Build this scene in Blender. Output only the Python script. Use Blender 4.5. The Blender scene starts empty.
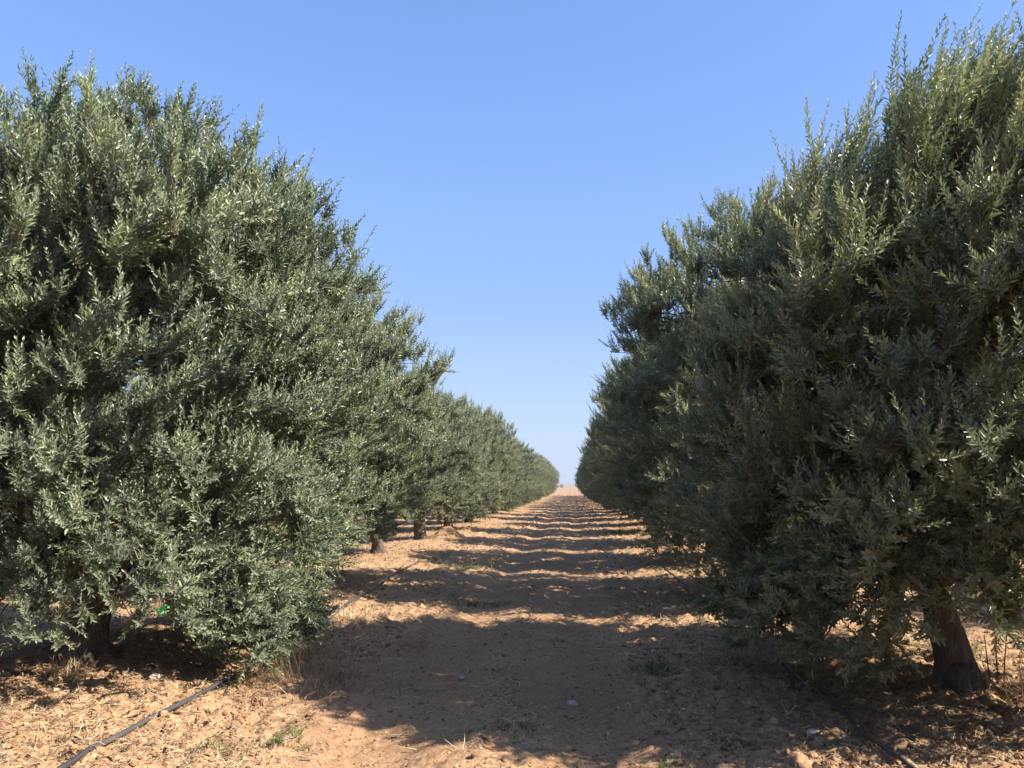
import bpy, math
import numpy as np
from mathutils import Vector

rng = np.random.default_rng(20)
SC = bpy.context.scene
COL = SC.collection
rad = math.radians

# ------------------------------------------------------------------ settings
SUN_EL, SUN_AZ = 39.5, 109.0          # azimuth clockwise from +Y (the rows run along +Y)
SUN_STR, SKY_STR, EXPO = 5.0, 0.115, 1.24

# ------------------------------------------------------------------ noise
def _hash(ix, iy, s):
    h = (ix.astype(np.int64) * 374761393 + iy.astype(np.int64) * 668265263 + s * 974634777) & 0xFFFFFFFF
    h = ((h ^ (h >> 13)) * 1274126177) & 0xFFFFFFFF
    h = ((h ^ (h >> 16)) * 2246822519) & 0xFFFFFFFF
    return ((h ^ (h >> 15)) & 0xFFFFFF) / float(0xFFFFFF)

def vnoise(x, y, s=0):
    x = np.asarray(x, float); y = np.asarray(y, float)
    ix = np.floor(x); iy = np.floor(y); fx = x - ix; fy = y - iy
    fx = fx * fx * fx * (fx * (fx * 6 - 15) + 10); fy = fy * fy * fy * (fy * (fy * 6 - 15) + 10)
    a = _hash(ix, iy, s); b = _hash(ix + 1, iy, s); c = _hash(ix, iy + 1, s); d = _hash(ix + 1, iy + 1, s)
    return (a + (b - a) * fx) * (1 - fy) + (c + (d - c) * fx) * fy - 0.5

def fbm(x, y, s=0, o=4, g=0.5):
    t = 0; a = 1.0
    for k in range(o):
        t = t + a * vnoise(x * 2 ** k + 13.7 * k, y * 2 ** k - 7.1 * k, s + k); a *= g
    return t

def sstep(a, b, x):
    t = np.clip((x - a) / (b - a), 0, 1); return t * t * (3 - 2 * t)

# ------------------------------------------------------------------ orchard layout
def row_ys(first, n, step, seed):
    r = np.random.default_rng(seed)
    return [first + step * k + r.uniform(-.25, .25) for k in range(n)]
LEFT_Y = [.4, 6.8, 12.3, 17.7, 22.4, 27.6] + row_ys(32.8, 20, 5.15, 1)
RIGHT_Y = [.6, 6.3, 11.2, 16.2, 21.2, 26.4] + row_ys(31.5, 20, 5.15, 2)
LEFT_X, RIGHT_X = -4.28, 2.78
TRUNKS = [(LEFT_X, y) for y in LEFT_Y] + [(RIGHT_X, y) for y in RIGHT_Y]

def verge(x, y):
    """1 on the rough tilled verges, 0 on the packed lane"""
    e = .16 * fbm(x * 0, y * .9, 31, 3)
    return np.maximum(np.maximum(sstep(.38, .62, x + e), 1 - sstep(-1.95, -1.6, x + e)), .55 * np.exp(-((x + .55 + e) / .24) ** 4))

def ground_h(x, y, fine=True):
    x = np.asarray(x, float); y = np.asarray(y, float)
    near = 1 - sstep(60, 140, y)
    h = (.03 + .03 * sstep(2.0, 4.5, np.abs(x + .6))) * fbm(x * .33, y * .33, 3, 2)
    v = verge(x, y)
    # wheel ruts
    wob = .12 * vnoise(x * 0, y * .35, 9)
    h = h - .045 * np.exp(-((x + 1.22 + wob) / .25) ** 4) - .035 * np.exp(-((x - .12 + wob) / .25) ** 4)
    h = h + .03 * np.exp(-((x + 1.78 + wob) / .14) ** 2) + .008 * np.exp(-((x + .55) / .3) ** 2)
    # raised soil along the tree lines and the drip hoses
    for tx in (LEFT_X, RIGHT_X):
        h = h + .10 * np.exp(-((x - tx) / 1.1) ** 2)
    h = h + .06 * np.exp(-((x - 1.35 - .3 * vnoise(x * 0, y * .6, 12)) / .28) ** 2) * (.6 + vnoise(x * .4, y * .7, 44))
    h = h + .05 * np.exp(-((x + 2.4) / .35) ** 2) * (.5 + vnoise(x * .5, y * .8, 45))
    h = h + .38 * np.exp(-(((x + 3.55) / .42) ** 2 + ((y - 22.6) / .5) ** 2))
    if fine:
        # tyre lug marks on the outer shoulder of the left rut
        m = np.exp(-((x + 1.62 + wob) / .2) ** 4) * sstep(-.35, .2, vnoise(x * 0, y * .45, 77) + .1)
        h = h + m * .022 * np.sign(np.sin((y + 1.3 * x) * 2 * math.pi / .21)) * np.abs(np.sin((y + 1.3 * x) * 2 * math.pi / .21)) ** .5
        m2 = np.exp(-((x - .12 + wob) / .22) ** 4) * .5
        h = h + m2 * .006 * np.sin((y - 1.1 * np.abs(x - .12)) * 2 * math.pi / .19)
        # clods
        c1 = np.abs(fbm(x * 4.5, y * 4.5, 5, 3)); c2 = fbm(x * 11, y * 11, 6, 2); c3 = np.abs(fbm(x * 22, y * 22, 8, 2))
        h = h + near * (v * (.09 * (c1 - .2) + .045 * c2 + .018 * c3) + (1 - v) * (.028 * c2 + .022 * c3))
        h = h + (1 - near) * v * .05 * fbm(x * .8, y * .8, 7, 2)
    return h

def gh(x, y):
    return float(ground_h(np.array([x]), np.array([y]))[0])

# ------------------------------------------------------------------ mesh helpers
class Geo:
    def __init__(s):
        s.v = []; s.f3 = []; s.f4 = []; s.m3 = []; s.m4 = []; s.c = []; s.n = 0
    def add(s, v, quads=None, tris=None, mat=0, tint=0.5):
        v = np.asarray(v, np.float32).reshape(-1, 3); b = s.n
        s.v.append(v); s.n += len(v)
        t = np.broadcast_to(np.asarray(tint, np.float32), (len(v),)); s.c.append(t)
        if quads is not None and len(quads):
            q = np.asarray(quads, np.int64) + b; s.f4.append(q); s.m4.append(np.full(len(q), mat, np.int32))
        if tris is not None and len(tris):
            q = np.asarray(tris, np.int64) + b; s.f3.append(q); s.m3.append(np.full(len(q), mat, np.int32))
    def mesh(s, name, mats, smooth=False):
        me = bpy.data.meshes.new(name)
        v = np.concatenate(s.v)
        f4 = np.concatenate(s.f4) if s.f4 else np.zeros((0, 4), np.int64)
        f3 = np.concatenate(s.f3) if s.f3 else np.zeros((0, 3), np.int64)
        mi = np.concatenate([np.concatenate(s.m4) if s.m4 else np.zeros(0, np.int32), np.concatenate(s.m3) if s.m3 else np.zeros(0, np.int32)])
        me.vertices.add(len(v)); me.vertices.foreach_set('co', v.ravel())
        lv = np.concatenate([f4.ravel(), f3.ravel()]).astype(np.int32)
        me.loops.add(len(lv)); me.loops.foreach_set('vertex_index', lv)
        nf = len(f4) + len(f3)
        me.polygons.add(nf)
        st = np.concatenate([np.arange(len(f4)) * 4, len(f4) * 4 + np.arange(len(f3)) * 3]).astype(np.int32)
        me.polygons.foreach_set('loop_start', st)
        me.polygons.foreach_set('material_index', mi)
        me.polygons.foreach_set('use_smooth', np.full(nf, smooth) if not isinstance(smooth, (list, tuple)) else np.isin(mi, smooth))
        a = me.attributes.new('tint', 'FLOAT', 'POINT'); a.data.foreach_set('value', np.concatenate(s.c).astype(np.float32))
        for m in mats: me.materials.append(m)
        me.update(calc_edges=True); me.validate()
        return me

def link(name, me, parent=None, loc=(0, 0, 0)):
    o = bpy.data.objects.new(name, me); COL.objects.link(o); o.location = loc
    if parent: o.parent = parent
    return o

def tag(o, label=None, cat=None, group=None, kind=None):
    for k, v in (('label', label), ('category', cat), ('group', group), ('kind', kind)):
        if v: o[k] = v
    return o

def empty(name, loc, rz=0):
    o = bpy.data.objects.new(name, None); COL.objects.link(o); o.location = loc; o.rotation_euler = (0, 0, rz)
    o.empty_display_size = .2
    return o

def norm(a):
    return a / np.maximum(np.linalg.norm(a, axis=-1, keepdims=True), 1e-9)

def frames(P):
    T = norm(np.gradient(P, axis=0))
    ref = np.array([0.37, 0.21, 0.9]) if abs(T[0, 2]) < .8 else np.array([1., .1, 0.])
    U = []; u = np.cross(T[0], ref); u /= np.linalg.norm(u)
    for t in T:
        u = u - t * u.dot(t); u = u / np.linalg.norm(u); U.append(u)
    U = np.array(U); return T, U, np.cross(T, U)

def tube(geo, P, R, sides=6, mat=0, tint=.5, bump=0, cap=False, seed=0):
    P = np.asarray(P, float); n = len(P); R = np.broadcast_to(np.asarray(R, float), (n,))
    T, U, V = frames(P)
    a = np.linspace(0, 2 * math.pi, sides, endpoint=False)
    rr = R[:, None] * np.ones((1, sides))
    if bump:
        L = np.concatenate([[0], np.cumsum(np.linalg.norm(np.diff(P, axis=0), axis=1))])
        nz = fbm(np.cos(a)[None] * 1.4 + 5 + 0 * L[:, None], np.sin(a)[None] * 1.4 + L[:, None] * 2.2, seed, 3)
        nz = nz + .5 * fbm(a[None] * 3 + 0 * L[:, None], L[:, None] * 1.3 + 0 * a[None], seed + 5, 2) * (np.abs(np.cos(a / 2))[None])
        rr = rr * (1 + bump * nz)
    pts = P[:, None] + rr[..., None] * (np.cos(a)[None, :, None] * U[:, None] + np.sin(a)[None, :, None] * V[:, None])
    i = np.arange(n - 1)[:, None] * sides; j = np.arange(sides)[None]; k = (j + 1) % sides
    q = np.stack([i + j, i + k, i + sides + k, i + sides + j], -1).reshape(-1, 4)
    tr = None
    pts = pts.reshape(-1, 3)
    if cap:
        pts = np.vstack([pts, P[0], P[-1]]); c0 = n * sides; jj = np.arange(sides); kk = (jj + 1) % sides
        tr = np.vstack([np.stack([kk, jj, 0 * jj + c0], -1), np.stack([jj + (n - 1) * sides, kk + (n - 1) * sides, 0 * jj + c0 + 1], -1)])
    geo.add(pts, q, tr, mat, tint)

def bez(p0, p1, p2, n):
    t = np.linspace(0, 1, n)[:, None]
    return (1 - t) ** 2 * p0 + 2 * t * (1 - t) * p1 + t * t * p2

# ------------------------------------------------------------------ materials
def new_mat(name):
    m = bpy.data.materials.new(name); m.use_nodes = True
    nt = m.node_tree; nt.nodes.clear()
    out = nt.nodes.new('ShaderNodeOutputMaterial')
    return m, nt, out
def N(nt, t, **kw):
    n = nt.nodes.new(t)
    for k, v in kw.items():
        if k in n.inputs.keys(): n.inputs[k].default_value = v
        else: setattr(n, k, v)
    return n
def mixc(nt, fac, a, b, mode='MIX'):
    n = nt.nodes.new('ShaderNodeMix'); n.data_type = 'RGBA'; n.blend_type = mode
    for i, v in ((0, fac), (6, a), (7, b)):
        if hasattr(v, 'links') or hasattr(v, 'is_output'): nt.links.new(v, n.inputs[i])
        else: n.inputs[i].default_value = v if i == 0 else (*v, 1)
    return n.outputs[2]
def ramp(nt, sock, stops):
    r = nt.nodes.new('ShaderNodeValToRGB'); nt.links.new(sock, r.inputs[0])
    e = r.color_ramp.elements
    while len(e) < len(stops): e.new(.5)
    for i, (p, c) in enumerate(stops):
        e[i].position = p; e[i].color = (*c, 1) if len(c) == 3 else c
    return r.outputs[0]

def leaf_mat():
    m, nt, out = new_mat('olive_leaf')
    at = N(nt, 'ShaderNodeAttribute', attribute_name='tint')
    geo = N(nt, 'ShaderNodeNewGeometry')
    top = ramp(nt, at.outputs['Fac'], [(0, (.098, .136, .070)), (.35, (.232, .276, .136)), (.7, (.380, .420, .200)), (.97, (.58, .59, .27)), (.99, (.33, .23, .09))])
    und = ramp(nt, at.outputs['Fac'], [(0, (.165, .19, .125)), (.6, (.27, .30, .195)), (.97, (.38, .40, .25)), (.99, (.36, .27, .14))])
    col = mixc(nt, geo.outputs['Backfacing'], top, und)
    oi = N(nt, 'ShaderNodeObjectInfo')
    vr = ramp(nt, oi.outputs['Random'], [(0, (.82, .86, .84)), (.5, (.98, .98, .94)), (1, (1.0, .95, .84))])
    col = mixc(nt, 1.0, col, vr, 'MULTIPLY')
    pr = N(nt, 'ShaderNodeBsdfPrincipled', Roughness=.38)
    pr.inputs['Specular IOR Level'].default_value = .55
    nt.links.new(col, pr.inputs['Base Color'])
    tr = N(nt, 'ShaderNodeBsdfTranslucent')
    tc = mixc(nt, .4, col, (.14, .20, .045)); nt.links.new(tc, tr.inputs[0])
    mx = N(nt, 'ShaderNodeMixShader', Fac=.22)
    nt.links.new(pr.outputs[0], mx.inputs[1]); nt.links.new(tr.outputs[0], mx.inputs[2])
    nt.links.new(mx.outputs[0], out.inputs[0])
    return m

def twig_mat():
    m, nt, out = new_mat('olive_twig')
    at = N(nt, 'ShaderNodeAttribute', attribute_name='tint')
    c = ramp(nt, at.outputs['Fac'], [(0, (.10, .085, .06)), (1, (.24, .22, .16))])
    pr = N(nt, 'ShaderNodeBsdfPrincipled', Roughness=.8); nt.links.new(c, pr.inputs[0]); nt.links.new(pr.outputs[0], out.inputs[0])
    return m

def bark_mat():
    m, nt, out = new_mat('olive_bark')
    tc = N(nt, 'ShaderNodeTexCoord')
    mp = N(nt, 'ShaderNodeMapping'); mp.inputs['Scale'].default_value = (1, 1, .35); nt.links.new(tc.outputs['Object'], mp.inputs[0])
    n1 = N(nt, 'ShaderNodeTexNoise', Scale=28., Detail=6.); nt.links.new(mp.outputs[0], n1.inputs['Vector'])
    vo = N(nt, 'ShaderNodeTexVoronoi', Scale=38.); vo.feature = 'DISTANCE_TO_EDGE'; nt.links.new(mp.outputs[0], vo.inputs['Vector'])
    n2 = N(nt, 'ShaderNodeTexNoise', Scale=5., Detail=3.); nt.links.new(tc.outputs['Object'], n2.inputs['Vector'])
    c = ramp(nt, n1.outputs[0], [(.3, (.065, .050, .038)), (.5, (.13, .105, .08)), (.75, (.22, .19, .15))])
    c = mixc(nt, n2.outputs[0], c, (.10, .075, .055))
    pr = N(nt, 'ShaderNodeBsdfPrincipled', Roughness=.9); nt.links.new(c, pr.inputs[0])
    ad = N(nt, 'ShaderNodeMath', operation='MULTIPLY_ADD'); nt.links.new(vo.outputs[0], ad.inputs[0]); ad.inputs[1].default_value = 1.6; nt.links.new(n1.outputs[0], ad.inputs[2])
    bp = N(nt, 'ShaderNodeBump', Strength=.9, Distance=.02); nt.links.new(ad.outputs[0], bp.inputs['Height'])
    nt.links.new(bp.outputs[0], pr.inputs['Normal']); nt.links.new(pr.outputs[0], out.inputs[0])
    return m

SOIL = [(.25, (.165, .087, .046)), (.42, (.288, .164, .088)), (.56, (.392, .240, .132)), (.75, (.50, .35, .21))]
def soil_mat():
    m, nt, out = new_mat('orchard_soil')
    tc = N(nt, 'ShaderNodeTexCoord')
    at = N(nt, 'ShaderNodeAttribute', attribute_name='tint')     # litter / dry matter cover
    n1 = N(nt, 'ShaderNodeTexNoise', Scale=.9, Detail=8., Roughness=.68); nt.links.new(tc.outputs['Object'], n1.inputs['Vector'])
    n2 = N(nt, 'ShaderNodeTexNoise', Scale=34., Detail=5., Roughness=.7); nt.links.new(tc.outputs['Object'], n2.inputs['Vector'])
    n3 = N(nt, 'ShaderNodeTexNoise', Scale=9., Detail=6., Roughness=.7); nt.links.new(tc.outputs['Object'], n3.inputs['Vector'])
    md = N(nt, 'ShaderNodeMath', operation='MULTIPLY_ADD'); nt.links.new(n2.outputs[0], md.inputs[0]); md.inputs[1].default_value = .55
    ms = N(nt, 'ShaderNodeMath', operation='MULTIPLY'); nt.links.new(n1.outputs[0], ms.inputs[0]); ms.inputs[1].default_value = .45
    nt.links.new(ms.outputs[0], md.inputs[2])
    base = ramp(nt, md.outputs[0], SOIL)
    # straw flecks
    mp = N(nt, 'ShaderNodeMapping'); mp.inputs['Scale'].default_value = (1, .55, 1); nt.links.new(tc.outputs['Object'], mp.inputs[0])
    vo = N(nt, 'ShaderNodeTexNoise', Scale=55., Detail=3., Roughness=.6, Distortion=1.2); nt.links.new(mp.outputs[0], vo.inputs['Vector'])
    fl = ramp(nt, vo.outputs[0], [(.55, (0, 0, 0)), (.66, (1, 1, 1))])
    f2 = N(nt, 'ShaderNodeMath', operation='MULTIPLY'); nt.links.new(fl, f2.inputs[0]); nt.links.new(at.outputs['Fac'], f2.inputs[1])
    c = mixc(nt, f2.outputs[0], base, (.54, .42, .26))
    dk = ramp(nt, n3.outputs[0], [(.55, (0, 0, 0)), (.72, (1, 1, 1))])
    f3 = N(nt, 'ShaderNodeMath', operation='MULTIPLY'); nt.links.new(dk, f3.inputs[0]); nt.links.new(at.outputs['Fac'], f3.inputs[1])
    c = mixc(nt, f3.outputs[0], c, (.15, .095, .06))
    pr = N(nt, 'ShaderNodeBsdfPrincipled', Roughness=.95); pr.inputs['Specular IOR Level'].default_value = .15
    nt.links.new(c, pr.inputs[0])
    hs = N(nt, 'ShaderNodeMath', operation='ADD'); nt.links.new(n2.outputs[0], hs.inputs[0]); nt.links.new(n3.outputs[0], hs.inputs[1])
    bp = N(nt, 'ShaderNodeBump', Strength=.7, Distance=.022); nt.links.new(hs.outputs[0], bp.inputs['Height'])
    nt.links.new(bp.outputs[0], pr.inputs['Normal']); nt.links.new(pr.outputs[0], out.inputs[0])
    return m

def tint_mat(name, stops, rough=.85, spec=.3, trans=0):
    m, nt, out = new_mat(name)
    at = N(nt, 'ShaderNodeAttribute', attribute_name='tint')
    tc = N(nt, 'ShaderNodeTexCoord')
    nz = N(nt, 'ShaderNodeTexNoise', Scale=60., Detail=4.); nt.links.new(tc.outputs['Object'], nz.inputs['Vector'])
    c = ramp(nt, at.outputs['Fac'], stops)
    c2 = mixc(nt, .35, c, nz.outputs['Color'], 'SOFT_LIGHT')
    pr = N(nt, 'ShaderNodeBsdfPrincipled', Roughness=rough); pr.inputs['Specular IOR Level'].default_value = spec
    nt.links.new(c2, pr.inputs[0])
    if trans:
        tr = N(nt, 'ShaderNodeBsdfTranslucent'); nt.links.new(c2, tr.inputs[0])
        mx = N(nt, 'ShaderNodeMixShader', Fac=trans); nt.links.new(pr.outputs[0], mx.inputs[1]); nt.links.new(tr.outputs[0], mx.inputs[2]); nt.links.new(mx.outputs[0], out.inputs[0])
    else:
        bp = N(nt, 'ShaderNodeBump', Strength=.4, Distance=.01); nt.links.new(nz.outputs[0], bp.inputs['Height']); nt.links.new(bp.outputs[0], pr.inputs['Normal'])
        nt.links.new(pr.outputs[0], out.inputs[0])
    return m

LEAF, TWIG, BARK, SOILM = leaf_mat(), twig_mat(), bark_mat(), soil_mat()
CLOD = tint_mat('soil_clod', [(0, (.14, .070, .037)), (.5, (.29, .165, .088)), (.9, (.42, .28, .165)), (1, (.52, .40, .28))], .95, .15)
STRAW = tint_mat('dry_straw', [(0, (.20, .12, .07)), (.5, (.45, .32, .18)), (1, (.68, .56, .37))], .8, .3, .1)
DEADLEAF = tint_mat('dead_leaf', [(0, (.10, .065, .04)), (.6, (.26, .18, .11)), (1, (.46, .38, .26))], .8, .3, .1)
GRASS = tint_mat('green_grass', [(0, (.055, .085, .022)), (.6, (.11, .15, .04)), (1, (.24, .24, .09))], .6, .3, .25)
STONE = tint_mat('pale_stone', [(0, (.30, .22, .16)), (1, (.55, .46, .38))], .9, .2)
HOSE = tint_mat('black_hose_plastic', [(0, (.03, .03, .032)), (.6, (.085, .08, .078)), (1, (.24, .19, .15))], .5, .4)
CONN = tint_mat('hose_connector_plastic', [(0, (.10, .10, .105)), (1, (.2, .2, .2))], .45, .5)
NET = tint_mat('bright_green_patch', [(0, (.03, .42, .08)), (1, (.10, .72, .20))], .4, .5, .35)

# ------------------------------------------------------------------ leaves
def leafy_shoots(geo, S, D, L, curve, r, tint0, pitch=.0185, leaf=.056, simple=False, twig=True, spread=(.62, 1.2)):
    """S start, D direction, L length (arrays); opposite pairs of lance leaves along each curved shoot"""
    n = len(S)
    D = norm(D)
    if twig:
        t = np.linspace(0, 1, 4)
        P = S[:, None] + D[:, None] * (L[:, None] * t)[..., None] + curve[:, None] * (L[:, None] * t * t)[..., None]
        ref = norm(r.normal(size=(n, 3))); U = norm(np.cross(D, ref)); V = np.cross(D, U)
        rr = np.array([.0032, .0026, .002, .0008])
        ring = []
        for k in range(3):
            a = 2 * math.pi * k / 3
            ring.append(P + rr[None, :, None] * (math.cos(a) * U + math.sin(a) * V)[:, None])
        ring = np.stack(ring, 2)                                  # n,4,3,3
        b = (np.arange(n) * 12)[:, None, None]; i = (np.arange(3) * 3)[None, :, None]; j = np.arange(3)[None, None]; k = (j + 1) % 3
        q = np.stack([b + i + j, b + i + k, b + i + 3 + k, b + i + 3 + j], -1).reshape(-1, 4)
        geo.add(ring.reshape(-1, 3), q, None, 1, np.repeat(r.uniform(0, 1, n), 12))
    pairs = np.maximum(3, (L / pitch * np.where(r.uniform(0, 1, n) < .05, .3, 1)).astype(int))
    cnt = pairs * 2
    sid = np.repeat(np.arange(n), cnt); m = len(sid)
    first = np.concatenate([[0], np.cumsum(cnt)[:-1]])
    k = np.arange(m) - first[sid]; pr = k // 2; side = k % 2
    t = .08 + .92 * (pr + r.uniform(-.2, .2, m) + .5) / pairs[sid]
    ref = norm(r.normal(size=(n, 3))); U0 = norm(np.cross(D, ref)); V0 = np.cross(D, U0)
    P = S[sid] + D[sid] * (L[sid] * t)[:, None] + curve[sid] * (L[sid] * t * t)[:, None]
    A = norm(D[sid] + 2 * curve[sid] * t[:, None])
    U = norm(U0[sid] - A * np.sum(U0[sid] * A, 1, keepdims=True)); V = np.cross(A, U)
    phi = pr * (math.pi / 2) + side * math.pi + r.normal(0, .35, m)
    O = np.cos(phi)[:, None] * U + np.sin(phi)[:, None] * V
    beta = r.uniform(spread[0], spread[1], m) * (1.12 - .5 * t)
    l = norm(A * np.cos(beta)[:, None] + O * np.sin(beta)[:, None] + np.array([0, 0, .10]) + r.normal(0, .08, (m, 3)))
    nn = norm(A - l * np.sum(A * l, 1, keepdims=True) + r.normal(0, .18, (m, 3))); nn = norm(nn - l * np.sum(nn * l, 1, keepdims=True))
    w = np.cross(l, nn)
    ll = leaf * r.uniform(.72, 1.22, m) * np.clip(1.22 - .62 * t ** 2, .45, 1.2) * np.clip(.6 + t * 2, 0, 1)
    hw = ll * r.uniform(.115, .16, m)
    tint = np.clip(tint0[sid] + r.normal(0, .13, m) + .24 * t ** 3, 0, .96); tint[r.uniform(0, 1, m) < .006] = 1.0  # tip leaves yellow-green, with the brightness of lit sprays put into the tint
    droop = (r.uniform(.0, .12, m) * ll)[:, None]
    lc = ll[:, None]; h = hw[:, None]
    base = P; tip = P + l * lc - nn * droop
    if simple:
        mid = P + l * lc * .5
        v = np.stack([base, mid + w * h * 1.15 + nn * h * .3, tip, mid - w * h * 1.15 + nn * h * .3], 1)
        q = np.arange(m)[:, None] * 4 + np.array([[0, 3, 2, 1]])
        geo.add(v.reshape(-1, 3), q, None, 0, np.repeat(tint, 4)); return m
    m1 = P + l * lc * .3; m2 = P + l * lc * .72 - nn * droop * .4
    up = nn * h * .32
    v = np.stack([base, m1 + w * h + up, m2 + w * h * .85 + up, tip, m1 - w * h + up, m2 - w * h * .85 + up], 1)
    q = (np.arange(m)[:, None, None] * 6 + np.array([[[0, 3, 2, 1], [0, 4, 5, 3]]])).reshape(-1, 4)
    geo.add(v.reshape(-1, 3), q, None, 0, np.repeat(tint, 6))
    return m

# ------------------------------------------------------------------ olive trees
STD = [(.85, 1.0), (1.15, 1.55), (1.7, 1.92), (2.6, 2.05), (3.4, 1.98), (4.0, 1.65), (4.35, 1.1), (4.55, .5)]
LOW = [(.32, 1.15), (.9, 1.7), (1.6, 2.0), (2.6, 2.1), (3.4, 1.95), (4.0, 1.6), (4.35, 1.0), (4.5, .5)]
def make_tree(seed, prof=STD, ncl=300, shoots=14, lean=(0, 0), trunk_r=.19, fork=.75, tleans=(0, 0), skirt=0., leaf=.051, top_long=.82, extra=(), limbdir=None):
    """returns trunk mesh (trunk and main limbs) and crown mesh (branch ends, shoots, leaves)"""
    r = np.random.default_rng(seed)
    pz = np.array([p[0] for p in prof]); pr_ = np.array([p[1] for p in prof]); ztop = pz[-1]
    tg = Geo(); cg = Geo()
    # trunk
    n = 16; t = np.linspace(0, 1, n)
    P = np.stack([tleans[0] * t ** 1.5 * fork + .03 * np.sin(t * 5 + seed), tleans[1] * t ** 1.5 * fork + .03 * np.cos(t * 4 + seed), -.12 + t * (fork + .22)], 1)
    R = trunk_r * (1 + .5 * np.exp(-t * 6) - .08 * t + .22 * np.clip(t - .75, 0, 1) * 2)
    R[-1] *= .55
    tube(tg, P, R, 26, 0, .5, .42, True, seed)
    # root flares
    for k in range(6):
        a = k * 1.05 + r.uniform(-.3, .3); d = np.array([math.cos(a), math.sin(a), 0])
        p0 = P[4] + d * trunk_r * .55; p2 = P[0] + d * trunk_r * r.uniform(1.35, 1.75) + np.array([0, 0, .0])
        tube(tg, bez(p0, p0 * .4 + p2 * .6 + np.array([0, 0, .07]), p2, 6), np.linspace(.085, .04, 6), 9, 0, .5, .35, True, seed + k)
    top = P[-2]
    # limbs
    nodes = []      # points on limbs, for attaching branch ends
    nl = 5
    for k in range(nl):
        a = 2 * math.pi * (k + r.uniform(-.25, .25)) / nl + seed
        if limbdir is not None and k == 0: a = limbdir
        hz = r.uniform(.62, .84) * ztop; rr = np.interp(hz, pz, pr_) * r.uniform(.4, .6)
        d = np.array([math.cos(a), math.sin(a), 0])
        end = d * rr + np.array([lean[0] * .5, lean[1] * .5, hz]); p1 = top * .5 + d * rr * r.uniform(.9, 1.3) * .75 + np.array([0, 0, hz * .42])
        start = P[-4] + d * trunk_r * .35
        C = bez(start, p1, end, 18); C[2:-1] += r.normal(0, .022, (15, 3))
        rad_ = np.linspace(trunk_r * .6, .014, 18) ** 1.0
        tube(tg, C, rad_, 12, 0, .5, .3, True, seed + 10 + k)
        nodes += [(c, q) for c, q in zip(C[4:], rad_[4:])]
        for b in range(5):
            i = r.integers(4, 14); q0 = C[i]
            a2 = a + r.uniform(-1.3, 1.3); z2 = np.clip(q0[2] + r.uniform(-.5, 1.0), .55, ztop * .86); r2 = np.interp(z2, pz, pr_) * r.uniform(.55, .78)
            e2 = np.array([math.cos(a2) * r2, math.sin(a2) * r2, z2])
            c2 = bez(q0, (q0 + e2) / 2 + np.array([0, 0, .25]), e2, 12); c2[1:-1] += r.normal(0, .015, (10, 3))
            rb = np.linspace(min(rad_[i] * .7, .045), .009, 12)
            tube(tg, c2, rb, 8, 0, .5, .25, False, seed + b)
            nodes += [(c, q) for c, q in zip(c2[3:], rb[3:])]
    NP = np.array([x[0] for x in nodes]); NR = np.array([x[1] for x in nodes])
    # branch ends
    zz = np.linspace(pz[0], pz[-1], 200); w = np.interp(zz, pz, pr_) ** 1.0 + .25; cdf = np.cumsum(w) / w.sum()
    pts = np.zeros((0, 3))
    while len(pts) < ncl:
        k = 5
        z = np.interp(r.uniform(0, 1, k), cdf, zz); th = r.uniform(0, 2 * math.pi, k)
        lump = 1 + .24 * fbm(np.cos(th) * 1.6 + 9 + seed, np.sin(th) * 1.6 + z * .8, seed, 3)
        f = np.where(r.uniform(0, 1, k) < .74, r.uniform(.76, 1.0, k), r.uniform(.25, .76, k))
        q = np.interp(z, pz, pr_) * lump * f; s = z / ztop
        c = np.stack([np.cos(th) * q + lean[0] * s * s, np.sin(th) * q + lean[1] * s * s, z + r.uniform(-.08, .08, k)], 1)
        if len(pts):
            c = c[[int(np.argmax(np.min(np.linalg.norm(c[:, None] - pts[None], axis=2), axis=1)))]]
        pts = np.vstack([pts, c[:1]])
    if len(extra): pts = np.vstack([pts, np.array(extra)])
    S = []; D = []; L = []; CV = []; T0 = []
    for p in pts:
        d2 = np.linalg.norm((NP - p) * np.array([1, 1, 1.25]), axis=1) + .25 * np.clip(NP[:, 2] - p[2], 0, 9)
        j = int(np.argmin(d2)); q = NP[j]
        s = p[2] / ztop; rd = np.array([p[0] - lean[0] * s * s, p[1] - lean[1] * s * s, 0]); rl = np.linalg.norm(rd); rd = rd / max(rl, 1e-6)
        up = -.5 + 1.9 * s
        if p[2] < .9: up = -.2
        bd = norm(rd * (1.15 - .75 * s) + np.array([lean[0] * s * s * .55, lean[1] * s * s * .55, up]) + r.normal(0, .22, 3))
        mid = (q + p) / 2 - bd * .12 + np.array([0, 0, .10])
        B = bez(q, mid, p, 9); B[1:-1] += r.normal(0, .012, (7, 3))
        tube(cg, B, np.linspace(min(NR[j] * .75, .013), .0038, 9), 5, 1, r.uniform(0, .6))
        ct = np.clip(.40 + .24 * r.normal() + .10 * (s - .5), .05, .95)
        ln = np.linalg.norm(p - q)
        ns = int(shoots * r.uniform(.7, 1.35))
        for k in range(ns):
            u = 1 - (r.uniform(0, 1) ** 1.3) * min(.9, .75 / max(ln, .2)); i = min(8, max(0, int(round(u * 8))))
            base = B[i] + r.normal(0, .015, 3)
            dd = bd + r.normal(0, .58, 3) + np.array([0, 0, .50 if p[2] > 1.0 else .25])
            if s > .72: dd = dd * .75 + np.array([lean[0] * .85, lean[1], .3 + .6 * lean[0]])
            if k == 0: dd = bd if s < .7 or not lean[0] else dd; base = p
            l_ = r.uniform(.14, .33) * (1.0 if k else 1.2)
            if s > .72: l_ *= r.uniform(.8, 1.25) * top_long
            S.append(base); D.append(dd); L.append(l_); T0.append(ct + r.normal(0, .10))
            g = .30 if p[2] > 1.0 else .08
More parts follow.
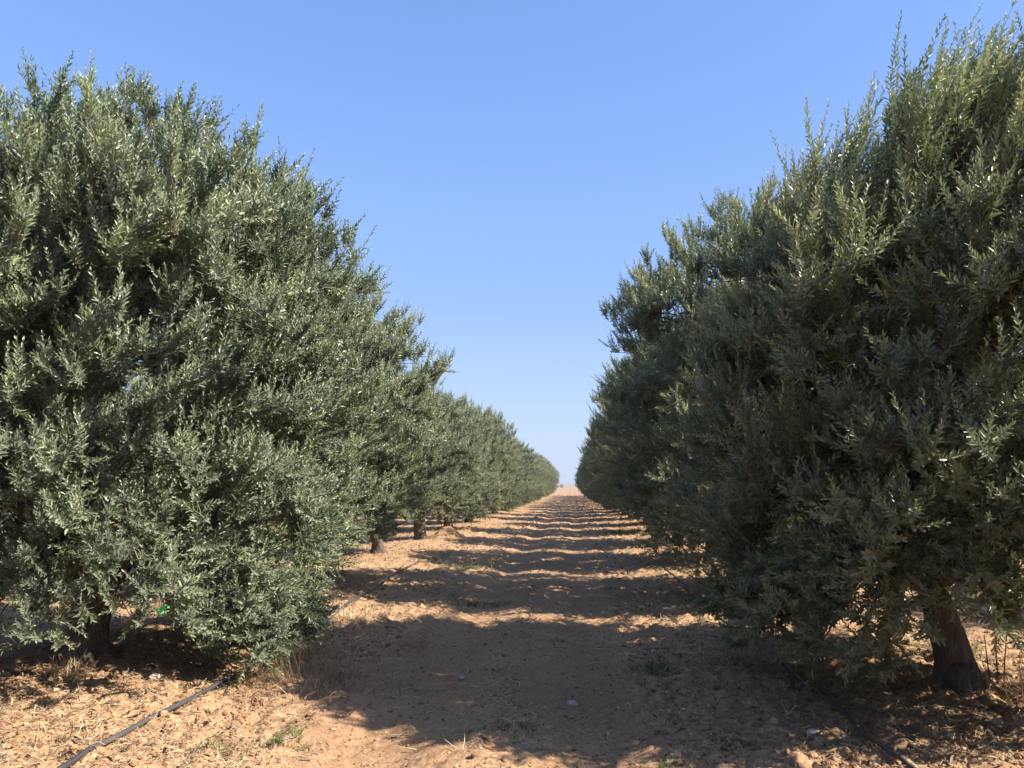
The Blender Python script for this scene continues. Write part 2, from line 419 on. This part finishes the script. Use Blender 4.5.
            CV.append(np.array([0, 0, g * r.uniform(.2, 1.3)]) + r.normal(0, .08, 3) + np.array([lean[0] * .2 * (s > .7), 0, 0]))
    # young sucker shoots at the trunk base
    nl = leafy_shoots(cg, np.array(S), np.array(D), np.array(L), np.array(CV), r, np.array(T0), leaf=leaf)
    print('tree', seed, 'clusters', len(pts), 'shoots', len(S), 'leaves', nl)
    return tg.mesh('olive_trunk_%d' % seed, [BARK], True), cg.mesh('olive_crown_%d' % seed, [LEAF, TWIG], [1])

_r = np.random.default_rng(77)
SKIRT = [(math.cos(a) * q, math.sin(a) * q, z) for a, q, z in zip(_r.uniform(-.4, .85, 46), _r.uniform(1.3, 1.9, 46), _r.uniform(.16, .5, 46))]
SKIRT += [(_r.uniform(-.5, 1.0), _r.uniform(-1.9, -.9), _r.uniform(2.5, 3.9)) for _ in range(115)]
FILL = [(_r.uniform(-.5, .9), _r.uniform(-1.5, -.6), _r.uniform(2.0, 3.4)) for _ in range(50)]
FILL += [(math.cos(a) * q, math.sin(a) * q, z) for a, q, z in zip(_r.uniform(2.4, 3.9, 44), _r.uniform(.9, 1.75, 44), _r.uniform(.3, .7, 44))]
P_L1 = [(.45, 1.75), (.7, 2.1), (1.4, 2.25), (2.6, 2.4), (3.6, 2.3), (4.15, 1.9), (4.5, 1.3), (4.8, .75), (5.05, .3)]
P_L2 = [(.7, 1.4), (1.1, 1.95), (1.7, 2.15), (3.2, 2.3), (4.1, 1.9), (4.6, 1.2), (4.9, .5)]
P_R1 = [(.55, 1.4), (1., 1.8), (2., 2.1), (3., 2.05), (3.7, 1.65), (4.05, 1.2), (4.35, .85), (4.65, .45)]
P_R2 = [(.45, 1.6), (1.2, 2.15), (2.5, 2.45), (3.9, 2.4), (4.6, 2.0), (5.2, 1.2), (5.6, .5)]
VAR = {
    'L1': make_tree(21, P_L1, 880, 32, extra=SKIRT, trunk_r=.17, fork=.6),
    'L2': make_tree(12, P_L2, 620, 27, trunk_r=.16),
    'R1': make_tree(13, P_R1, 680, 32, extra=FILL, lean=(.75, 0), trunk_r=.118, fork=.85, top_long=1.7, tleans=(-.22, 0), limbdir=2.9),
    'R2': make_tree(14, P_R2, 720, 28, trunk_r=.16, lean=(.1, 0)),
    'A': make_tree(15, STD, 500, 22, trunk_r=.15),
    'B': make_tree(16, STD, 500, 22, trunk_r=.16, fork=.65, tleans=(.2, .1)),
    'D': make_tree(19, LOW, 540, 23, trunk_r=.15, fork=.6),
    'C': make_tree(17, LOW, 540, 23, trunk_r=.14, fork=.8, tleans=(-.15, .1)),
}
def plant(var, x, y, rz=0, sc=1.0, label='', group=''):
    t = empty('olive_tree', (x, y, float(ground_h(np.array([x]), np.array([y]), False)[0])), rz); t.scale = (sc, sc, sc) if not isinstance(sc, tuple) else sc
    tag(t, label, 'olive tree', group)
    tm, cm = VAR[var]
    link('trunk', tm, t); link('crown', cm, t)
    return t

ORD = ['first', 'second', 'third', 'fourth', 'fifth', 'sixth', 'seventh', 'eighth', 'ninth', 'tenth', 'eleventh', 'twelfth', 'thirteenth', 'fourteenth', 'fifteenth', 'sixteenth',
       'seventeenth', 'eighteenth', 'nineteenth', 'twentieth', 'twenty-first', 'twenty-second', 'twenty-third', 'twenty-fourth', 'twenty-fifth', 'twenty-sixth']
GL, GR = 'olive trees of the left row', 'olive trees of the right row'
rr = np.random.default_rng(5)
for i, y in enumerate(LEFT_Y):
    x = LEFT_X + rr.uniform(-.12, .12)
    if i == 0: plant('C', x, y, 2.0, .95, 'olive tree of the left row standing beside the camera, barely in frame', GL)
    elif i == 1: plant('L1', -4.2, y, 0, 1.0, 'large sunlit grey-green olive tree filling the left side, low skirt over the hose', GL)
    elif i == 2: plant('L2', -4.3, y, .4, 1.0, 'sunlit olive tree directly behind the largest left one, its trunk hidden by it', GL)
    elif i == 3: plant('B', -4.37, y, 3.6, .85, 'sunlit olive tree whose leaning pale trunk shows clear left of the lane', GL)
    elif i == 4: plant('A', -4.33, y, 1.0, .92, 'olive tree with short stout trunk beside the red soil mound in left row', GL)
    else:
        plant('CDCDC'[int(rr.integers(5))], x, y, rr.uniform(0, 6.28), (rr.uniform(.9, 1.04), rr.uniform(.9, 1.04), rr.uniform(.86, 1.06)),
              '%s olive tree along the left row, counted from the large sunlit one' % ORD[i - 1], GL)
for i, y in enumerate(RIGHT_Y):
    x = RIGHT_X + rr.uniform(-.12, .12)
    if i == 0: plant('C', 3.6, .55, .5, (1.0, 1.18, 1.05), 'olive tree of the right row beside the camera, unseen past the edge, stretched for its shadow', GR)  # out of view; moved off the row and stretched to shade the near lane
    elif i == 1: plant('R1', 2.82, y, 0, (1, 1.14, 1), 'dark shaded olive tree at right with thick bare trunk and windswept top', GR)
    elif i == 2: plant('R2', 2.82, y, 0, (1, .93, 1), 'tall shaded olive tree with broad crown behind the windswept right one', GR)
    elif i == 3: plant('L2', 2.8, y, 2.2, 1.0, 'shaded olive tree of the right row just beyond the tall broad one', GR)
    elif i == 4: plant('A', 2.81, y, 4.0, 1.06, 'third shaded olive tree behind the windswept right one, mostly hidden by its neighbours', GR)
    elif i == 5: plant('B', 2.6, y, .3, 1.06, 'shaded olive tree of the right row with a forked dark trunk on lit soil', GR)
    else:
        plant('CDCDC'[int(rr.integers(5))], x, y, rr.uniform(0, 6.28), (rr.uniform(.98, 1.12), rr.uniform(.98, 1.12), rr.uniform(.92, 1.1)),
              '%s olive tree along the right row, counted from the windswept one' % ORD[i - 1], GR)
OUT = [(-11.4, 'olive tree of the next row over, behind the left-hand row', 'olive trees behind the left row'),
       (-18.6, 'olive tree of the second row over, far behind the left-hand row', 'olive trees far behind the left row'),
       (9.9, 'olive tree of the next row over, behind the right-hand row', 'olive trees behind the right row'),
       (17.0, 'olive tree of the second row over, far behind the right-hand row', 'olive trees far behind the right row')]
for ox, lab, grp in OUT:
    y = 3.0 + rr.uniform(0, 3)
    if abs(ox) > 15: y += 8
    while y < 105:
        plant('ABCD'[int(rr.integers(4))], ox + rr.uniform(-.15, .15), y, rr.uniform(0, 6.28), rr.uniform(.9, 1.05), lab, grp)
        y += 5.15 + rr.uniform(-.2, .2)
# scattered trees on the skyline past the end of the lane
SKY = [(-8, 560, 'small far tree on the skyline at the end of the lane, left one', .62), (3.0, 640, 'small far tree on the skyline closing the lane, right one', .8),
       (-20, 600, 'far tree on the skyline behind the end of the left row', .9), (16, 620, 'far tree on the skyline behind the end of the right row', .9)]
for k, (x, y, lab, s) in enumerate(SKY):
    plant('ABC'[k % 3], x, y, k, s, lab, 'far trees on the skyline')

# ------------------------------------------------------------------ ground
def axis(lo, hi, step, grow, end_lo, end_hi, cap):
    a = list(np.arange(lo, hi, step)); s = step
    while a[-1] < end_hi: s = min(s * grow, cap); a.append(a[-1] + s)
    s = step; b = [a[0]]
    while b[-1] > end_lo: s = min(s * grow, cap); b.append(b[-1] - s)
    return np.array(b[:0:-1] + a)
GX = axis(-3.4, 3.3, .024, 1.045, -1500, 1500, 120)
GY = axis(4.0, 9.5, .024, 1.0075, -60, 2600, 150)
X, Y = np.meshgrid(GX, GY)
Z = ground_h(X, Y)
fade = sstep(160, 260, Y); Z = Z * (1 - fade)
v = verge(X, Y)
litter = np.clip(.25 + .75 * v + .5 * fbm(X * .7, Y * .7, 61, 4), .1, 1)
nx, ny = len(GX), len(GY)
trk = np.maximum(np.exp(-((X + 1.22) / .26) ** 4), np.exp(-((X - .12) / .26) ** 4)) * (1 - sstep(90, 140, Y))
litter = litter * (1 - .85 * trk)
i = (np.arange(ny - 1)[:, None] * nx + np.arange(nx - 1)[None]).ravel()
gg = Geo(); gg.add(np.stack([X, Y, Z], -1).reshape(-1, 3), np.stack([i, i + 1, i + nx + 1, i + nx], -1), None, 0, litter.ravel())
go = link('ground', gg.mesh('ground', [SOILM], True)); tag(go, kind='structure')
print('ground verts', nx * ny)

# low bare ridge on the horizon
hg = Geo(); hx = np.linspace(-1200, 1200, 160)
prof = 3.2 + 4 * fbm(hx * .006, hx * 0, 3, 4)
rows = [np.stack([hx, 0 * hx + 760, 0 * hx - 1], 1), np.stack([hx, 0 * hx + 900, np.maximum(prof, 1.5)], 1), np.stack([hx, 0 * hx + 1150, 0 * hx - 1], 1)]
n_ = len(hx); i = np.arange(n_ - 1)
hg.add(np.concatenate(rows), np.concatenate([np.stack([i + k * n_, i + 1 + k * n_, i + 1 + (k + 1) * n_, i + (k + 1) * n_], -1) for k in range(2)]), None, 0, .6)
tag(link('hills', hg.mesh('hills', [SOILM], True)), kind='structure')

# ------------------------------------------------------------------ loose soil, straw, fallen leaves (uncountable)
def ico():
    p = (1 + 5 ** .5) / 2
    v = norm(np.array([(-1, p, 0), (1, p, 0), (-1, -p, 0), (1, -p, 0), (0, -1, p), (0, 1, p), (0, -1, -p), (0, 1, -p), (p, 0, -1), (p, 0, 1), (-p, 0, -1), (-p, 0, 1)], float))
    f = [(0, 11, 5), (0, 5, 1), (0, 1, 7), (0, 7, 10), (0, 10, 11), (1, 5, 9), (5, 11, 4), (11, 10, 2), (10, 7, 6), (7, 1, 8), (3, 9, 4), (3, 4, 2), (3, 2, 6), (3, 6, 8), (3, 8, 9), (4, 9, 5), (2, 4, 11), (6, 2, 10), (8, 6, 7), (9, 8, 1)]
    vs = [tuple(x) for x in v]; cache = {}; nf = []
    def mid(a, b):
        k = (min(a, b), max(a, b))
        if k not in cache:
            q = (np.array(vs[a]) + np.array(vs[b])) / 2; vs.append(tuple(q / np.linalg.norm(q))); cache[k] = len(vs) - 1
        return cache[k]
    for a, b, c in f:
        d, e, g = mid(a, b), mid(b, c), mid(c, a); nf += [(a, d, g), (b, e, d), (c, g, e), (d, e, g)]
    return np.array(vs), np.array(nf)
IV, IF = ico()

def scatter_xy(n, r, xlo, xhi, ylo, yhi, power=1.6):
    """more of them close to the camera"""
    u = r.uniform(0, 1, n); a = 1 - power
    y = (ylo ** a + u * (yhi ** a - ylo ** a)) ** (1 / a)
    return r.uniform(xlo, xhi, n), y

r = np.random.default_rng(8)
x, y = scatter_xy(76000, r, -7.5, 5.5, 3.6, 45)
keep = r.uniform(0, 1, len(x)) < (.42 + .58 * verge(x, y) * np.clip(.55 + 1.3 * fbm(x * 1.2, y * 1.2, 91, 3), .08, 1)) ; x, y = x[keep], y[keep]
n = len(x); s = np.clip(np.exp(r.normal(-4.95, .6, n)), .003, .028) * np.where(verge(x, y) > .5, 1, .6) * (1 + .012 * np.clip(y - 8, 0, 60))
rot = norm(r.normal(size=(n, 4))); a, b, c, d = rot.T
Rm = np.stack([1 - 2 * (c * c + d * d), 2 * (b * c - a * d), 2 * (b * d + a * c), 2 * (b * c + a * d), 1 - 2 * (b * b + d * d), 2 * (c * d - a * b), 2 * (b * d - a * c), 2 * (c * d + a * b), 1 - 2 * (b * b + c * c)], -1).reshape(n, 3, 3)
shape = r.uniform(.6, 1.25, (n, 1, 3)); V = IV[None] * shape * (1 + r.normal(0, .13, (n, len(IV), 1)))
V = np.einsum('nij,nkj->nki', Rm, V) * s[:, None, None] * np.array([1, 1, .8]) + np.stack([x, y, ground_h(x, y) + s * .3], -1)[:, None]
cg = Geo(); cg.add(V.reshape(-1, 3), None, (np.arange(n)[:, None, None] * len(IV) + IF[None]).reshape(-1, 3), 0, np.repeat(np.clip(r.normal(.52, .2, n), 0, 1), len(IV)))
tag(link('soil_clods', cg.mesh('soil_clods', [CLOD], False)), 'loose reddish clods and crumbs of tilled soil along the verges', 'soil clods', None, 'stuff')
print('clods', n)

def strips(geo, x, y, L, W, az, tilt, z0, r, tint, bend=.15):
    n = len(x)
    d = np.stack([np.cos(az) * np.cos(tilt), np.sin(az) * np.cos(tilt), np.sin(tilt)], 1); w = np.stack([-np.sin(az), np.cos(az), r.uniform(-.5, .5, n)], 1)
    p = np.stack([x, y, z0], 1); b = np.stack([r.normal(0, bend, n), r.normal(0, bend, n), np.abs(r.normal(0, bend * .5, n))], 1) * L[:, None]
    e = p + d * L[:, None]; m = (p + e) / 2 + b
    wv = w * W[:, None] / 2
    V = np.stack([p - wv, p + wv, m + wv, m - wv, e + wv * .5, e - wv * .5], 1)
    q = (np.arange(n)[:, None, None] * 6 + np.array([[[0, 1, 2, 3], [3, 2, 4, 5]]])).reshape(-1, 4)
    geo.add(V.reshape(-1, 3), q, None, 0, np.repeat(tint, 6))

r = np.random.default_rng(9)
x, y = scatter_xy(80000, r, -8, 6, 3.6, 50)
keep = r.uniform(0, 1, len(x)) < (.22 + .78 * verge(x, y)) * np.clip(.5 + 1.8 * fbm(x * .9, y * .9, 95, 3), .05, 1); x, y = x[keep], y[keep]; n = len(x)
sg = Geo(); strips(sg, x, y, r.uniform(.03, .13, n) * (1 + .02 * y), r.uniform(.0018, .0045, n) * (1 + .05 * y), r.uniform(0, 6.28, n), r.normal(.12, .22, n), ground_h(x, y) + .008, r, r.beta(2, 2, n))
tag(link('dry_straw', sg.mesh('dry_straw', [STRAW], False)), 'bits of dry straw and chopped stalks strewn over the soil', 'straw', None, 'stuff')

r = np.random.default_rng(10)
n = 26000; side = r.uniform(0, 1, n) < .5
_, y = scatter_xy(n, r, 0, 1, 3.6, 34)
x = np.where(side, LEFT_X + r.normal(0, 1.25, n), RIGHT_X + r.normal(0, 1.15, n))
lg = Geo(); L = r.uniform(.035, .06, n)
strips(lg, x, y, L, L * r.uniform(.2, .28, n), r.uniform(0, 6.28, n), r.normal(.1, .3, n), ground_h(x, y) + .006, r, r.beta(2, 2.5, n), .1)
tag(link('fallen_leaves', lg.mesh('fallen_leaves', [DEADLEAF], False)), 'dry fallen olive leaves under both tree rows', 'fallen leaves', None, 'stuff')

# ------------------------------------------------------------------ drip hoses
def hose(name, pts, rad_, label, conns):
    pts = np.array(pts, float)
    yy = np.concatenate([np.arange(pts[0, 1], 14, .06), np.arange(14, pts[-1, 1], .25)])
    xx = np.interp(yy, pts[:, 1], pts[:, 0])
    k = np.ones(15) / 15; xx = np.convolve(np.pad(xx, 7, mode='edge'), k, 'valid')
    xx = xx + .02 * vnoise(yy * 1.3, yy * 0, 7)
    zz = ground_h(xx, yy); zz = np.maximum(np.convolve(np.pad(zz, 5, mode='edge'), np.ones(11) / 11, 'valid'), np.convolve(np.pad(zz, 2, mode='edge'), np.ones(5) / 5, 'valid')) + .014 + rad_ * .8 - .03 * np.clip(fbm(yy * .5, yy * 0, 21, 3), 0, 1) * sstep(10, 12, yy) - .05 * sstep(15, 18, yy)
    P = np.stack([xx, yy, zz], 1)
    t = empty(name, (xx[0], yy[0], zz[0]))
    off = P[0].copy()
    g = Geo(); tube(g, P - off, rad_, 10, 0, np.repeat(np.clip(.35 + .6 * fbm(yy * 2, yy * 0, 3, 3), 0, 1), 10))
    tag(t, label, 'irrigation hose', 'drip hoses along the tree rows')
    link('hose_pipe', g.mesh('hose', [HOSE], True), t)
    for cy in conns:
        j = int(np.argmin(abs(yy - cy))); d = norm(P[j + 1] - P[j]); c = P[j] - off
        cgm = Geo(); st = np.array([-.055, -.055, -.03, -.028, .028, .03, .055, .055]); rd = np.array([.4, 1.25, 1.25, 1.55, 1.55, 1.25, 1.25, .4]) * rad_
        tube(cgm, c + d * st[:, None] * 1.0 + np.array([0, 0, .001]), rd, 12, 0, .6)
        link('hose_coupling', cgm.mesh('hose_coupling', [CONN], True), t)
hose('drip_hose', [(-2.86, 3.4), (-2.83, 4.55), (-2.84, 5.09), (-2.71, 6.01), (-2.72, 6.91), (-2.75, 8.63), (-2.93, 10.19), (-3.03, 12.34), (-3.14, 14.41), (-3.2, 60)], .017,
     'black irrigation hose lying on sunlit soil beside the left row', (5.35, 6.15))
hose('drip_hose', [(1.84, 3.4), (1.79, 4.9), (1.8, 5.41), (1.77, 6.65), (1.76, 7.95), (1.69, 9.93), (1.7, 60)], .015,
     'black irrigation hose lying in shade beside the right row', (6.0,))

# ------------------------------------------------------------------ grass tufts, dry brush, weeds
def tuft(name, x, y, rad_, n, hgt, mat, label, cat, group, tint=(.3, .9), seed=0, wide=.004, tilt=(.15, 1.15)):
    r = np.random.default_rng(seed + 300)
    a = r.uniform(0, 6.28, n); q = rad_ * np.sqrt(r.uniform(0, 1, n)) * (1 + .5 * np.sin(a * 3 + seed)); px = x + q * np.cos(a); py = y + q * np.sin(a) * .8
    L = hgt * r.uniform(.45, 1.2, n); az = a + r.normal(0, .9, n); tl = r.uniform(*tilt, n)
    g = Geo(); W = r.uniform(.6, 1.3, n) * wide
    base = gh(x, y)
    strips(g, px - x, py - y, L, W, az, tl, ground_h(px, py) - base - .004, r, r.uniform(tint[0], tint[1], n), .1)
    o = link(name, g.mesh(name, [mat], False), None, (x, y, base)); tag(o, label, cat, group); return o
GG = 'green grass tufts on the lane and verges'
tuft('grass_tuft', -2.08, 15.3, .5, 1100, .08, GRASS, 'bright green grass patch on the left edge of the lane, the farther one', 'grass tuft', GG, (.4, 1), 1, .007)
tuft('grass_tuft', -1.45, 11.1, .45, 520, .09, GRASS, 'green grass patch at the left rut where a sunlit strip begins', 'grass tuft', GG, (.3, .9), 2, .006)
tuft('grass_tuft', -1.78, 4.95, .16, 300, .06, GRASS, 'small thin grass patch on sunlit soil at lower left', 'grass tuft', GG, (.4, 1), 3, .004)
tuft('grass_tuft', .70, 7.15, .2, 420, .06, GRASS, 'shaded dark green grass tuft on the right edge of the lane', 'grass tuft', GG, (.2, .7), 4, .005)
tuft('grass_tuft', -.42, 5.4, .18, 420, .03, GRASS, 'short shaded grass patch in the middle of the lane', 'grass tuft', GG, (.3, .8), 5, .004)
tuft('grass_tuft', 3.5, 7.9, .3, 300, .15, GRASS, 'green grass tuft on lit soil behind the windswept tree trunk', 'grass tuft', GG, (.4, 1), 6, .005)
tuft('grass_tuft', .98, 5.1, .13, 220, .035, GRASS, 'small green tuft among shaded clods at lower right', 'grass tuft', GG, (.1, .6), 7, .005)
tuft('grass_tuft', .55, 4.75, .11, 200, .03, GRASS, 'small green tuft at the bottom edge right of the lane', 'grass tuft', GG, (.1, .6), 8, .004)
tuft('grass_tuft', -.15, 8.5, .1, 160, .035, GRASS, 'sparse grass on the centre ridge of the lane in the sunlit strip', 'grass tuft', GG, (.4, 1), 9, .004)
tuft('grass_tuft', -2.15, 4.8, .1, 200, .05, GRASS, 'tiny green tuft near the hose at the lower left edge', 'grass tuft', GG, (.4, 1), 10, .004)
tuft('grass_tuft', 1.75, 26.5, .5, 400, .2, GRASS, 'green grass patch at the foot of the distant right row', 'grass tuft', GG, (.3, .9), 12, .012)
DB = 'dry brown grass clumps'
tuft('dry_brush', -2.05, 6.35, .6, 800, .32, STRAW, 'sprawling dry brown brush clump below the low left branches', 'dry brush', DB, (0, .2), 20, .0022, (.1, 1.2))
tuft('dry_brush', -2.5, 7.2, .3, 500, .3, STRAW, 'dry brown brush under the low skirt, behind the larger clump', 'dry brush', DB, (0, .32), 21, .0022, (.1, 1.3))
tuft('dry_brush', -3.9, 6.05, .14, 150, .2, STRAW, 'pale upright dry grass clump in front of the left trunk', 'dry brush', DB, (.3, .9), 22, .003, (.6, 1.5))
tuft('dry_brush', 3.3, 6.05, .28, 420, .3, STRAW, 'dry grass clump right of the windswept tree trunk', 'dry brush', DB, (.1, .7), 23, .003, (.4, 1.5))
tuft('dry_brush', 1.5, 7.3, .3, 420, .16, STRAW, 'low dry grass clump beside the right hose', 'dry brush', DB, (.1, .6), 24, .003, (.2, 1.3))
tuft('dry_brush', -2.6, 9.4, .35, 300, .15, STRAW, 'low dry grass clump on sunlit soil right of the left hose', 'dry brush', DB, (.4, 1), 25, .004, (.2, 1.3))

# upright weed stalk with a leafy head
wx, wy = 3.19, 6.46
g = Geo(); wz = gh(wx, wy)
for k, (dx, dy, hh) in enumerate([(0, 0, .62), (.05, .02, .45), (-.04, .03, .35)]):
    tube(g, bez(np.array([dx, dy, -.02]), np.array([dx * 1.4, dy, hh * .5]), np.array([dx * 2 + .02, dy, hh]), 8), np.linspace(.006, .003, 8), 6, 1, .1)
r = np.random.default_rng(4)
S = np.tile([.02, 0, .60], (7, 1)); Dv = norm(np.stack([np.cos(np.arange(7) * .9), np.sin(np.arange(7) * .9), np.full(7, .15)], 1))
leafy_shoots(g, S.astype(float), Dv, r.uniform(.12, .2, 7), np.tile([0, 0, -.15], (7, 1)), r, np.full(7, .3), leaf=.05)
tag(link('weed_stalk', g.mesh('weed_stalk', [LEAF, TWIG], [1]), None, (wx, wy, wz)), 'thin upright weed stalk with a leafy head right of the windswept trunk', 'weed')

# ------------------------------------------------------------------ stones
def stone(x, y, s, label, seed):
    r = np.random.default_rng(seed + 70)
    d = IV * np.array([1, r.uniform(.65, .9), r.uniform(.45, .65)]) * (1 + r.normal(0, .09, (len(IV), 1))) * s
    a = r.uniform(0, 6.28); R2 = np.array([[math.cos(a), -math.sin(a), 0], [math.sin(a), math.cos(a), 0], [0, 0, 1]])
    g = Geo(); g.add(d @ R2.T, None, IF, 0, r.uniform(.2, .9))
    me = g.mesh('stone', [STONE], False)
    o = link('stone', me, None, (x, y, gh(x, y) + s * .2)); tag(o, label, 'stone', 'stones on the lane and verges')
    bm = o.modifiers.new('round', 'BEVEL'); bm.width = s * .12; bm.segments = 2
for k, (x, y, s, lab) in enumerate([(1.28, 5.45, .045, 'pale flat stone among shaded clods left of the right hose'), (1.50, 5.34, .05, 'rounded pale stone close against the right hose'),
        (-.95, 6.85, .04, 'small pale stone lying in the shaded left rut'), (-.02, 6.1, .045, 'pale stone in the middle of the shaded lane'), (.25, 8.15, .035, 'little pale stone on the right rut edge'),
        (2.62, 5.35, .05, 'pale stone on lit soil at the lower right corner'), (.75, 7.9, .04, 'pale stone beside the dark grass tuft on the verge'), (-3.35, 6.3, .05, 'pale stone near the left trunk beside the hose')]):
    stone(x, y, s, lab, k)

# small crinkled bright green patch with gaps, among the left tree's low leaves
g = Geo(); r = np.random.default_rng(3)
u, w = np.meshgrid(np.linspace(-1, 1, 12), np.linspace(-1, 1, 10)); du = .04 * u * (1 + .25 * np.sin(w * 3)); dw = .03 * w * (1 + .2 * np.cos(u * 4))
P = np.stack([du, .012 * np.sin(u * 5 + w * 3) + .012 * fbm(u * 2, w * 2, 4, 3), dw + .01 * np.sin(u * 3)], -1)
i = (np.arange(9)[:, None] * 12 + np.arange(11)[None]); keep = r.uniform(0, 1, i.shape) > .4; i = i[keep]
g.add(P.reshape(-1, 3), np.stack([i, i + 1, i + 13, i + 12], -1), None, 0, r.uniform(0, 1, 120))
nm = g.mesh('green_patch', [NET], True)
PATCHO = link('green_patch', nm, None, (-2.76, 5.24, .77)); tag(PATCHO, 'small bright green patch in low leaves of the large left tree', 'plastic scrap')

# ------------------------------------------------------------------ thin summer haze over the fields
bx = Geo(); hv = np.array([(x, y, z) for z in (-2.5, 12.0) for y in (-90, 3000) for x in (-1800, 1800)], float)
bx.add(hv, [(0, 2, 3, 1), (4, 5, 7, 6), (0, 1, 5, 4), (2, 6, 7, 3), (0, 4, 6, 2), (1, 3, 7, 5)], None)
hm, hnt, hout = new_mat('haze_air'); pv = hnt.nodes.new('ShaderNodeVolumePrincipled')
pv.inputs['Color'].default_value = (.86, .92, 1, 1); pv.inputs['Density'].default_value = .0007; pv.inputs['Anisotropy'].default_value = .35
hnt.links.new(pv.outputs[0], hout.inputs['Volume'])
hzo = link('haze', bx.mesh('haze', [hm])); tag(hzo, kind='stuff')

# ------------------------------------------------------------------ sky, sun, camera
w = bpy.data.worlds.new('World'); SC.world = w; w.use_nodes = True
nt = w.node_tree; bg = nt.nodes['Background']
sk = nt.nodes.new('ShaderNodeTexSky'); sk.sky_type = 'NISHITA'; sk.sun_disc = False
sk.sun_elevation = rad(SUN_EL); sk.sun_rotation = rad(SUN_AZ); sk.altitude = 0; sk.air_density = 1.0; sk.dust_density = .6; sk.ozone_density = 2.2
tcw = nt.nodes.new('ShaderNodeTexCoord'); sx = nt.nodes.new('ShaderNodeSeparateXYZ'); nt.links.new(tcw.outputs['Generated'], sx.inputs[0])
hz = ramp(nt, sx.outputs['Z'], [(0, (1, 1, 1)), (.06, (.92, .92, .92)), (.25, (.75, .75, .75)), (.5, (.35, .35, .35)), (.8, (0, 0, 0))])
skb = mixc(nt, 1.0, sk.outputs[0], (.90, 1.0, 1.16), 'MULTIPLY')
hcol = ramp(nt, sx.outputs['Z'], [(0, (.262, .300, .372)), (.08, (.205, .262, .370)), (.22, (.130, .196, .352)), (.5, (.082, .148, .330))])
hcs = nt.nodes.new('ShaderNodeVectorMath'); hcs.operation = 'SCALE'; nt.links.new(hcol, hcs.inputs[0]); hcs.inputs['Scale'].default_value = 9.6
skc = mixc(nt, hz, skb, hcs.outputs[0])
nt.links.new(skc, bg.inputs[0]); bg.inputs[1].default_value = SKY_STR
sl = bpy.data.lights.new('sun', 'SUN'); sl.energy = SUN_STR; sl.angle = rad(.53); sl.color = (1, .93, .82)
so = bpy.data.objects.new('sun', sl); COL.objects.link(so)
az, el = rad(SUN_AZ), rad(SUN_EL)
sd = Vector((math.sin(az) * math.cos(el), math.cos(az) * math.cos(el), math.sin(el)))
so.rotation_euler = sd.to_track_quat('Z', 'Y').to_euler(); so.location = sd * 50

cam = bpy.data.cameras.new('camera'); co = bpy.data.objects.new('camera', cam); COL.objects.link(co); SC.camera = co
cam.sensor_width = 36; cam.lens = 36 * 788 / 1024; cam.clip_start = .05; cam.clip_end = 6000
co.location = (0, 0, 1.6); co.rotation_euler = (rad(90 + 7.375), 0, rad(4.39))

SC.render.engine = 'CYCLES'
SC.view_settings.view_transform = 'Standard'; SC.view_settings.look = 'None'; SC.view_settings.gamma = 1; SC.view_settings.exposure = EXPO
cy = SC.cycles
cy.use_denoising = True; cy.denoiser = 'OPENIMAGEDENOISE'
cy.max_bounces = 6; cy.diffuse_bounces = 3; cy.glossy_bounces = 2; cy.transmission_bounces = 4; cy.transparent_max_bounces = 4
cy.use_adaptive_sampling = True; cy.adaptive_threshold = .02
cy.sample_clamp_indirect = 8
